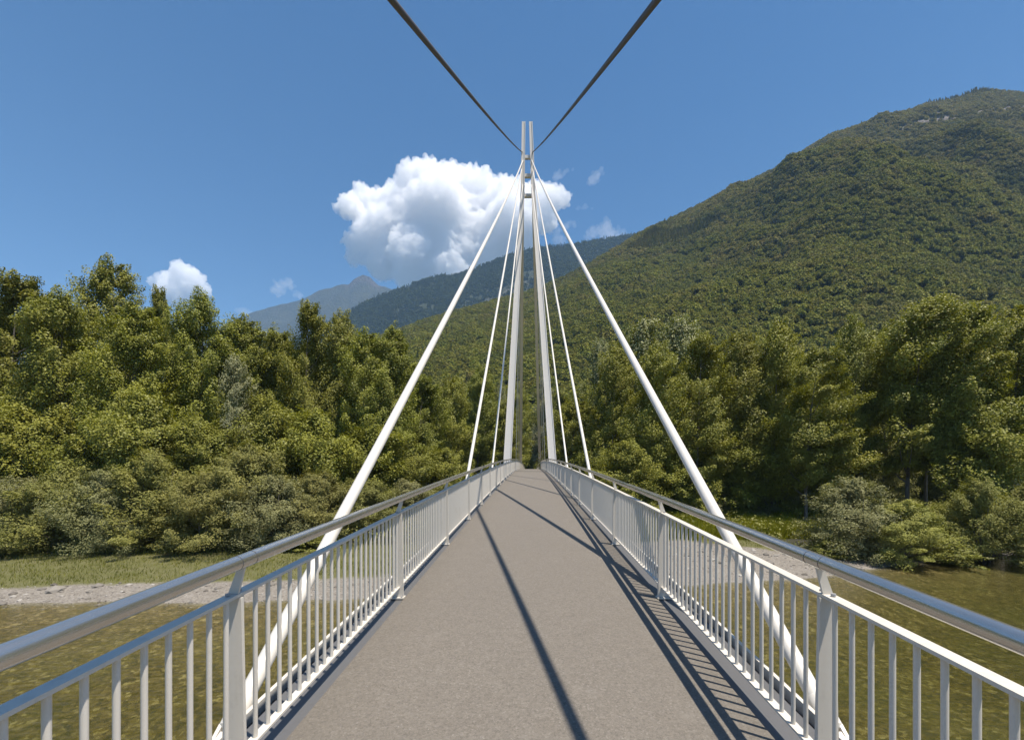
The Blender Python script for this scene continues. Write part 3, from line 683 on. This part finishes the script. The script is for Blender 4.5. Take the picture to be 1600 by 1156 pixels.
RM = [(1215, 640, 58, 120, 'grey-green young tree left of the bare trunks on the right bank'), (1290, 655, 54, 110, 'young tree before the dark gap with bare trunks on the right'),
      (1130, 680, 60, 110, 'young tree right of the thick right stay, above the yellow herbs'), (1060, 690, 58, 100, 'young tree just right of the thick right stay, low down'),
      (985, 690, 54, 90, 'young tree left of the thick right stay, low down'), (930, 690, 62, 80, 'yellow-green young tree beyond the second right stay'), (1570, 640, 46, 120, 'young tree at the right edge behind the rightmost willow')]
for px, tp, y, wp, lb in RM: plant('young', px, tp, y, wp, lb)
# willows along the banks
LW = [(-40, 742, 38, 150, 'grey', 'grey willow bush at the left picture edge'), (45, 745, 38, 120, 'grey', 'grey willow bush second from the left picture edge'),
      (120, 728, 38.5, 150, 'willow', 'olive willow bush left of the silvery one on the left bank'), (172, 732, 37, 110, 'grey', 'silvery willow bush in the middle of the left bank bushes'),
      (255, 704, 38.5, 150, 'bright', 'tallest bright olive willow bush under the bright young poplar'), (325, 735, 37.6, 130, 'willow', 'dark olive willow bush right of the tallest left willow'),
      (402, 690, 41, 150, 'willow', 'broad willow bush above the left handrail joint'), (440, 742, 38.5, 120, 'grey', 'grey-green willow just above the left handrail'),
      (505, 735, 42, 120, 'willow', 'willow bush touching the thick left stay'), (575, 745, 45, 110, 'willow', 'willow bush right of the thick left stay, above the handrail'),
      (640, 750, 50, 100, 'grey', 'grey willow bush above the left handrail near the second stay'), (700, 755, 56, 90, 'willow', 'small willow bush by the foot of the second left stay')]
for px, tp, y, wp, k, lb in LW: plant(k, px, tp, y, wp, lb)
RW = [(1345, 745, 38.2, 130, 'grey', 'grey willow bush at the water, left of the bright one on the right bank'), (1412, 782, 36.8, 135, 'bright', 'low bright willow bush leaning over the water on the right'),
      (1545, 748, 37.6, 120, 'bright', 'willow bush near the right edge beyond the gravel gap'), (1625, 758, 37, 120, 'willow', 'willow bush cut by the right picture edge'),
      (1268, 740, 57, 80, 'grey', 'small willow bush behind the yellow herbs on the right'), (1180, 760, 60, 90, 'grey', 'grey shrub left of the yellow herbs on the right bank'),
      (1085, 768, 58, 100, 'grey', 'grey shrub above the right handrail beside the thick stay'), (1010, 765, 57, 90, 'willow', 'willow bush left of the thick right stay above the handrail')]
RW += [(1385, 690, 78, 90, 'willow', 'dark bushy tree deep in the shade behind the bright right-hand willow'), (1445, 695, 80, 90, 'willow', 'dark bushy tree deep in the gap between the right-hand willows'), (1500, 700, 76, 90, 'willow', 'dark bushy tree in the shade behind the rightmost willows')]
for px, tp, y, wp, k, lb in RW: plant(k, px, tp, y, wp, lb)
for px, tp, y, wp, lb in [(30, 842, 36.2, 90, 'low yellow-green shrub at the left end of the grass strip'), (480, 835, 38, 70, 'low shrub behind the left handrail at the grass edge'),
                          (1480, 835, 37.2, 90, 'low yellow-green shrub in the gap between the right-hand willows'), (1300, 840, 37.5, 60, 'low shrub left of the bright willow on the right'),
                          (930, 735, 66, 60, 'yellow-green shrub by the foot of the second right stay')]:
    plant('shrub', px, tp, y, wp, lb)

# ------------------------------------------------------------------ undergrowth, grass, herbs, stones
def blades(name, P, h, wd, mat, rng, n_each=1, lean=0.35):
    n = len(P); az = rng.uniform(0, 6.28, n); hh = h * rng.uniform(0.5, 1.3, n)
    s = np.stack([np.cos(az), np.sin(az), 0 * az], -1) * (wd * rng.uniform(0.6, 1.3, n))[:, None] * 0.5
    tipv = np.stack([rng.normal(0.25, lean, n), rng.normal(0, lean, n), np.ones(n)], -1) * hh[:, None]
    V = np.stack([P - s, P + s, P + tipv * 0.55 + s * 0.7, P + tipv], 1).reshape(-1, 3)
    return link(name, quads_mesh(name, V, mat, np.clip(rng.normal(0.5, 0.22, n) + 1.1 * (vnoise(P[:, 0] * 0.35, P[:, 1] * 0.8, 71) - 0.5), 0, 1)))
rng = np.random.default_rng(77)
def pick(n, x0, x1, y0, y1, f):
    x = rng.uniform(x0, x1, n); y = rng.uniform(y0, y1, n); z, zone = ground(x, y); k = f(x, y, zone)
    return np.stack([x, y, z], -1)[k]
P = pick(150000, -62, 30, 26, 50, lambda x, y, z: (z > 1.55 + 0.5 * (vnoise(x * 0.8, y * 0.8, 4) - 0.5)) & (z < 2.75) & (rng.uniform(0, 1, len(x)) < np.clip((z - 1.2) * 0.9, 0.1, 1) * np.clip(vnoise(x * 0.6, y * 1.2, 61) * 2.2 - 0.15, 0.25, 1)))
tag(blades('bank_grass', P, 0.20, 0.035, M['herb'], rng), kind='stuff')
P = pick(60000, 9, 34, 41, 60, lambda x, y, z: (z > 1.9) & (vnoise(x * 0.35, y * 0.35, 8) > 0.36) & (y > 41 + 0.22 * (x - 9)))
tag(blades('yellow_herbs', P, 1.15, 0.09, M['yherb'], rng, lean=0.14), kind='stuff')
def undergrowth(name, pts, mat, h, k=60):
    n = len(pts); u = rng.normal(0, 1, (n, k, 3)); u /= np.linalg.norm(u, axis=-1, keepdims=True); u[..., 2] = np.abs(u[..., 2])
    u *= rng.uniform(0.2, 1, (n, k, 1)) ** 0.5
    r = rng.uniform(0.6, 1.3, n) * h
    Pp = pts[:, None, :] + u * r[:, None, None] * np.array([1.1, 1.1, 1.0])
    V = leaves(Pp.reshape(-1, 3), u.reshape(-1, 3), u.reshape(-1, 3), rng, 0.30, 0.16)
    return link(name, quads_mesh(name, V, mat, np.clip(np.repeat(rng.uniform(0, 0.8, n), k) + rng.normal(0, 0.15, n * k), 0, 1)))
P = pick(6500, -95, 95, 34, 120, lambda x, y, z: (z > 2.6) & (np.abs(x) > 4) & ((y > 55) | (rng.uniform(0, 1, len(x)) < 0.6)))
tag(undergrowth('undergrowth', P, M['willow'], 1.7, 80), kind='stuff')
P = pick(30000, -62, 6, 33, 46, lambda x, y, z: (z > 2.35) & (z < 3.05) & (vnoise(x * 0.5, y * 0.5, 18) > 0.40))
tag(blades('tall_weeds', P, 0.62, 0.06, M['herb'], rng, lean=0.2), kind='stuff')
P = pick(9000, -62, 45, 22, 50, lambda x, y, z: (z > 1.05) & (z < 1.7) & (vnoise(x * 0.9, y * 0.9, 28) > 0.58))
tag(blades('gravel_weeds', P, 0.16, 0.03, M['herb'], rng), kind='stuff')
# stones on the gravel
ico = [(0, 0, 1), (0.9, 0, 0.35), (0.3, 0.85, 0.35), (-0.72, 0.53, 0.35), (-0.72, -0.53, 0.35), (0.3, -0.85, 0.35), (0.72, 0.53, -0.3), (-0.3, 0.85, -0.3), (-0.9, 0, -0.3), (-0.3, -0.85, -0.3), (0.72, -0.53, -0.3)]
icf = [(0, 1, 2), (0, 2, 3), (0, 3, 4), (0, 4, 5), (0, 5, 1), (1, 6, 2), (2, 7, 3), (3, 8, 4), (4, 9, 5), (5, 10, 1), (6, 7, 2), (7, 8, 3), (8, 9, 4), (9, 10, 5), (10, 6, 1)]
P = pick(16000, -50, 45, 22, 52, lambda x, y, z: (z > 0.35) & (z < 1.7))
V0 = np.array(ico); F0 = np.array(icf); n = len(P)
sz = 0.042 * np.exp(rng.normal(0, 0.72, n)); sc3 = np.stack([sz * rng.uniform(0.8, 1.6, n), sz * rng.uniform(0.8, 1.4, n), sz * rng.uniform(0.5, 0.9, n)], -1)
VV = (V0[None] * sc3[:, None, :] + P[:, None, :] + rng.normal(0, 0.006, (n, len(V0), 3)))
T = VV[:, F0.reshape(-1), :].reshape(-1, 3)
m, t, o = new_mat('river_stone'); at_ = N(t, 'ShaderNodeAttribute', attribute_name='tint')
principled(t, o, ramp(t, at_.outputs['Fac'], [(0.0, (0.09, 0.078, 0.065)), (0.6, (0.20, 0.18, 0.155)), (1.0, (0.36, 0.335, 0.30))]), 0.85); M['stone'] = m
tag(link('river_stones', quads_mesh('river_stones', T, M['stone'], np.repeat(np.clip(rng.normal(0.5, 0.28, n), 0, 1), len(F0)), 3)), kind='stuff')

# ------------------------------------------------------------------ woods on the hill and the mountain
def canopy_mesh(name, seed, conifer=False, mat='farleaf', k=620, ls=0.56):
    r = np.random.default_rng(seed)
    u = r.normal(0, 1, (k, 3)); u /= np.linalg.norm(u, axis=-1, keepdims=True); u[:, 2] = np.abs(u[:, 2]) * 1.0 - 0.1
    bumpy = 1 + 0.28 * np.sin(u[:, 0] * 5 + seed) * np.sin(u[:, 1] * 6 + 2 * seed) + r.normal(0, 0.07, k)
    if conifer:
        hgt = r.uniform(0, 1, k) ** 0.8; a = r.uniform(0, 6.28, k)
        P = np.stack([np.cos(a) * 2.4 * (1.02 - hgt), np.sin(a) * 2.4 * (1.02 - hgt), hgt * 14 - 1], -1); out = norm(np.stack([np.cos(a), np.sin(a), 0.4 + 0 * a], -1))
        V = leaves(P, out, out, r, 1.9 * ls, 0.9 * ls, 0.5, 0.4)
    else:
        P = u * bumpy[:, None] * np.array([4.4, 4.4, 4.6]) + np.array([0, 0, 3.0]); V = leaves(P, r.normal(0, 1, (k, 3)), u, r, 2.3 * ls, 1.7 * ls, 0.35, 0.38)
    return quads_mesh(name, V, M[mat], np.clip(r.normal(0.45, 0.25, k), 0, 1))
src_hill = bpy.data.collections.new('canopy_kinds'); src_mtn = bpy.data.collections.new('mountain_canopy_kinds')
for i in range(5):
    src_hill.objects.link(bpy.data.objects.new('canopy', canopy_mesh('canopy', 40 + i, i == 4)))
    src_mtn.objects.link(bpy.data.objects.new('mountain_canopy', canopy_mesh('mountain_canopy', 60 + i, i >= 3, 'mtnleaf', 160, 1.0)))
def forest(name, G, n, seed, smin, smax, src):
    u, s, Xd, Yd, Zd, rk = G; r = np.random.default_rng(seed)
    nf = np.count_nonzero(s <= 1.03)
    # area of each cell weights the draw
    X_, Y_, Z_ = Xd[:nf], Yd[:nf], Zd[:nf]
    a = np.stack([np.diff(X_, axis=1)[:-1], np.diff(Y_, axis=1)[:-1], np.diff(Z_, axis=1)[:-1]], -1)
    b = np.stack([np.diff(X_, axis=0)[:, :-1], np.diff(Y_, axis=0)[:, :-1], np.diff(Z_, axis=0)[:, :-1]], -1)
    ar = np.linalg.norm(np.cross(a, b), axis=-1)
    wt = ar.ravel() / ar.sum()
    c = r.choice(len(wt), n, p=wt); i, j = np.unravel_index(c, ar.shape)
    fu, fv = r.uniform(0, 1, n), r.uniform(0, 1, n)
    def lerp(A): return (A[i, j] * (1 - fu) + A[i, j + 1] * fu) * (1 - fv) + (A[i + 1, j] * (1 - fu) + A[i + 1, j + 1] * fu) * fv
    P = np.stack([lerp(X_), lerp(Y_), lerp(Z_)], -1); rock = lerp(rk[:nf])
    k = (rock < 0.45) | (r.uniform(0, 1, n) < 0.22)
    px = P[:, 0] / P[:, 1] * F + CX
    k &= (px > -60) & (px < 1680)
    P = P[k]; n = len(P)
    me = bpy.data.meshes.new(name); me.vertices.add(n); me.vertices.foreach_set('co', P.astype(np.float32).ravel())
    at1 = me.attributes.new('sc', 'FLOAT', 'POINT'); at1.data.foreach_set('value', r.uniform(smin, smax, n).astype(np.float32))
    at2 = me.attributes.new('rz', 'FLOAT_VECTOR', 'POINT')
    rot = np.zeros((n, 3), np.float32); rot[:, 2] = r.uniform(0, 6.28, n); rot[:, :2] = r.normal(0, 0.12, (n, 2)); at2.data.foreach_set('vector', rot.ravel())
    at3 = me.attributes.new('pick', 'INT', 'POINT')
    con = (vnoise(P[:, 0] / 130, P[:, 2] / 90, 51) > 0.86) | (r.uniform(0, 1, n) < 0.02)
    at3.data.foreach_set('value', np.where(con, 4, r.integers(0, 4, n)).astype(np.int32))
    me.update()
    o = tag(link(name, me), kind='stuff')
    g = bpy.data.node_groups.new(name + '_scatter', 'GeometryNodeTree')
    g.interface.new_socket('Geometry', in_out='INPUT', socket_type='NodeSocketGeometry'); g.interface.new_socket('Geometry', in_out='OUTPUT', socket_type='NodeSocketGeometry')
    gi = g.nodes.new('NodeGroupInput'); go = g.nodes.new('NodeGroupOutput')
    ci = g.nodes.new('GeometryNodeCollectionInfo'); ci.inputs['Collection'].default_value = src; ci.inputs['Separate Children'].default_value = True; ci.inputs['Reset Children'].default_value = True
    ip = g.nodes.new('GeometryNodeInstanceOnPoints'); ip.inputs['Pick Instance'].default_value = True
    def na(nm, ty):
        q = g.nodes.new('GeometryNodeInputNamedAttribute'); q.data_type = ty; q.inputs['Name'].default_value = nm; return q.outputs[0]
    g.links.new(gi.outputs[0], ip.inputs['Points']); g.links.new(ci.outputs[0], ip.inputs['Instance'])
    e2r = g.nodes.new('FunctionNodeEulerToRotation'); g.links.new(na('rz', 'FLOAT_VECTOR'), e2r.inputs[0]); g.links.new(e2r.outputs[0], ip.inputs['Rotation'])
    g.links.new(na('sc', 'FLOAT'), ip.inputs['Scale']); g.links.new(na('pick', 'INT'), ip.inputs['Instance Index'])
    g.links.new(ip.outputs[0], go.inputs[0])
    md = o.modifiers.new('scatter', 'NODES'); md.node_group = g
    return o
forest('hillside_forest', HG, 105000, 1, 0.38, 1.15, src_hill)
forest('mountain_forest', MG, 70000, 2, 1.0, 2.2, src_mtn)

# ------------------------------------------------------------------ clouds, far behind the mountains
m, t, o = new_mat('cloud_vapour')
pv = N(t, 'ShaderNodeVolumePrincipled'); pv.inputs['Color'].default_value = (0.995, 0.995, 1.0, 1); pv.inputs['Density'].default_value = 0.0075; pv.inputs['Anisotropy'].default_value = 0.0
t.links.new(pv.outputs[0], o.inputs['Volume']); M['cloud'] = m
m, t, o = new_mat('wisp_vapour')
pv = N(t, 'ShaderNodeVolumePrincipled'); pv.inputs['Color'].default_value = (0.995, 0.995, 1.0, 1); pv.inputs['Density'].default_value = 0.0011; pv.inputs['Anisotropy'].default_value = 0.0
t.links.new(pv.outputs[0], o.inputs['Volume']); M['wisp'] = m
CY = 9000.0
def cloud(name, blobs, label, mat, seed, vox, amp, squash=1.0, extra=5):
    r = np.random.default_rng(seed); mb = MB()
    V0, F0 = [], []
    import bmesh
    bm = bmesh.new(); bmesh.ops.create_icosphere(bm, subdivisions=2, radius=1.0); V0 = [v.co.copy() for v in bm.verts]; F0 = [tuple(v.index for v in f.verts) for f in bm.faces]; bm.free()
    allb = []
    for px, py, rp in blobs:
        R = rp * CY / F
        c = at(px, py, CY + r.uniform(-0.5, 0.8) * R); allb.append((c, R))
        for _ in range(extra):
            d = r.normal(0, 1, 3); d /= np.linalg.norm(d); d[1] = -abs(d[1]) * 0.6; q = r.uniform(0.18, 0.42)
            allb.append((c + Vector(d) * R * 0.92, R * q))
    for c, R in allb: mb.add([c + Vector((v.x, v.y, v.z * squash)) * R for v in V0], F0)
    o = mb.build(name, mat, None); tag(o, label, 'cloud', None)
    rm = o.modifiers.new('remesh', 'REMESH'); rm.mode = 'VOXEL'; rm.voxel_size = vox
    for sz, st in ((700, 0.9), (280, 0.62), (130, 0.75), (65, 0.55)):
        if sz < vox * 1.5: continue
        tx = bpy.data.textures.new(name + '_billow', 'CLOUDS'); tx.noise_scale = sz; tx.noise_depth = 4; tx.noise_basis = 'ORIGINAL_PERLIN'
        dm = o.modifiers.new('billow', 'DISPLACE'); dm.texture = tx; dm.texture_coords = 'GLOBAL'; dm.strength = amp * st; dm.mid_level = 0.5
    rm = o.modifiers.new('clean', 'REMESH'); rm.mode = 'VOXEL'; rm.voxel_size = vox * 0.72
    return o
cloud('cumulus_cloud', [(548, 322, 24), (572, 322, 28), (604, 318, 28), (634, 305, 24), (652, 285, 28), (676, 276, 26), (690, 268, 16), (706, 282, 26), (736, 290, 26), (758, 292, 20), (784, 302, 24), (808, 308, 26),
                        (836, 312, 22), (862, 306, 20), (882, 309, 13), (640, 340, 42), (598, 350, 30), (575, 366, 26), (560, 380, 20), (610, 385, 36), (690, 330, 50), (742, 335, 46), (795, 345, 40), (650, 392, 44), (706, 385, 50),
                        (764, 380, 44), (812, 375, 30), (600, 412, 26), (640, 425, 28), (700, 420, 36), (760, 405, 36), (850, 345, 18), (556, 404, 14)],
      'big white cumulus towering over the mountain ridge behind the pylon', M['cloud'], 3, 27, 440)
cloud('cumulus_cloud', [(262, 440, 20), (282, 428, 20), (300, 442, 16), (240, 440, 12), (275, 455, 26), (315, 455, 12)], 'small white cloud puff just above the left wood', M['cloud'], 5, 27, 320)
cloud('cloud_wisp', [(930, 276, 9), (938, 268, 7), (922, 284, 6)], 'tiny faint cloud wisp right of the mast top', M['wisp'], 6, 22, 330, 0.7)
cloud('cloud_wisp', [(872, 274, 7), (884, 270, 6), (895, 266, 4)], 'faint thin cloud streak close to the mast, right of it', M['wisp'], 7, 22, 300, 0.6)
cloud('cloud_wisp', [(925, 366, 12), (945, 364, 13), (965, 370, 12), (985, 372, 8)], 'thin white cloud resting on the ridge right of the pylon', M['wisp'], 8, 24, 380, 0.7)
cloud('cloud_wisp', [(440, 450, 12), (452, 444, 12), (432, 456, 10), (468, 460, 8)], 'thin cloud shred above the far slope left of the peak', M['wisp'], 9, 24, 400, 0.7)
cloud('cloud_wisp', [(905, 326, 6), (915, 322, 5), (925, 326, 4)], 'tiny cloud fleck below the other flecks, right of the right stays\' top', M['wisp'], 11, 22, 280, 0.6)
cloud('cloud_wisp', [(868, 362, 8), (880, 356, 9), (893, 352, 7), (872, 375, 8)], 'thin cloud haze between the right pylon mast and the second right stay', M['wisp'], 12, 24, 320, 0.8)
cloud('cloud_wisp', [(385, 488, 10), (372, 486, 7)], 'low pale cloud scrap over the left trees', M['wisp'], 10, 35, 160, 0.8)

# ------------------------------------------------------------------ air
m, t, o = new_mat('air')
pv = N(t, 'ShaderNodeVolumePrincipled'); pv.inputs['Color'].default_value = (0.40, 0.66, 1.0, 1); pv.inputs['Density'].default_value = 0.000082; pv.inputs['Anisotropy'].default_value = 0.0
t.links.new(pv.outputs[0], o.inputs['Volume'])
mb = MB(); mb.box(-9500, 9500, -3200, 8000, -6, 2350)
tag(mb.build('haze', m), kind='stuff')
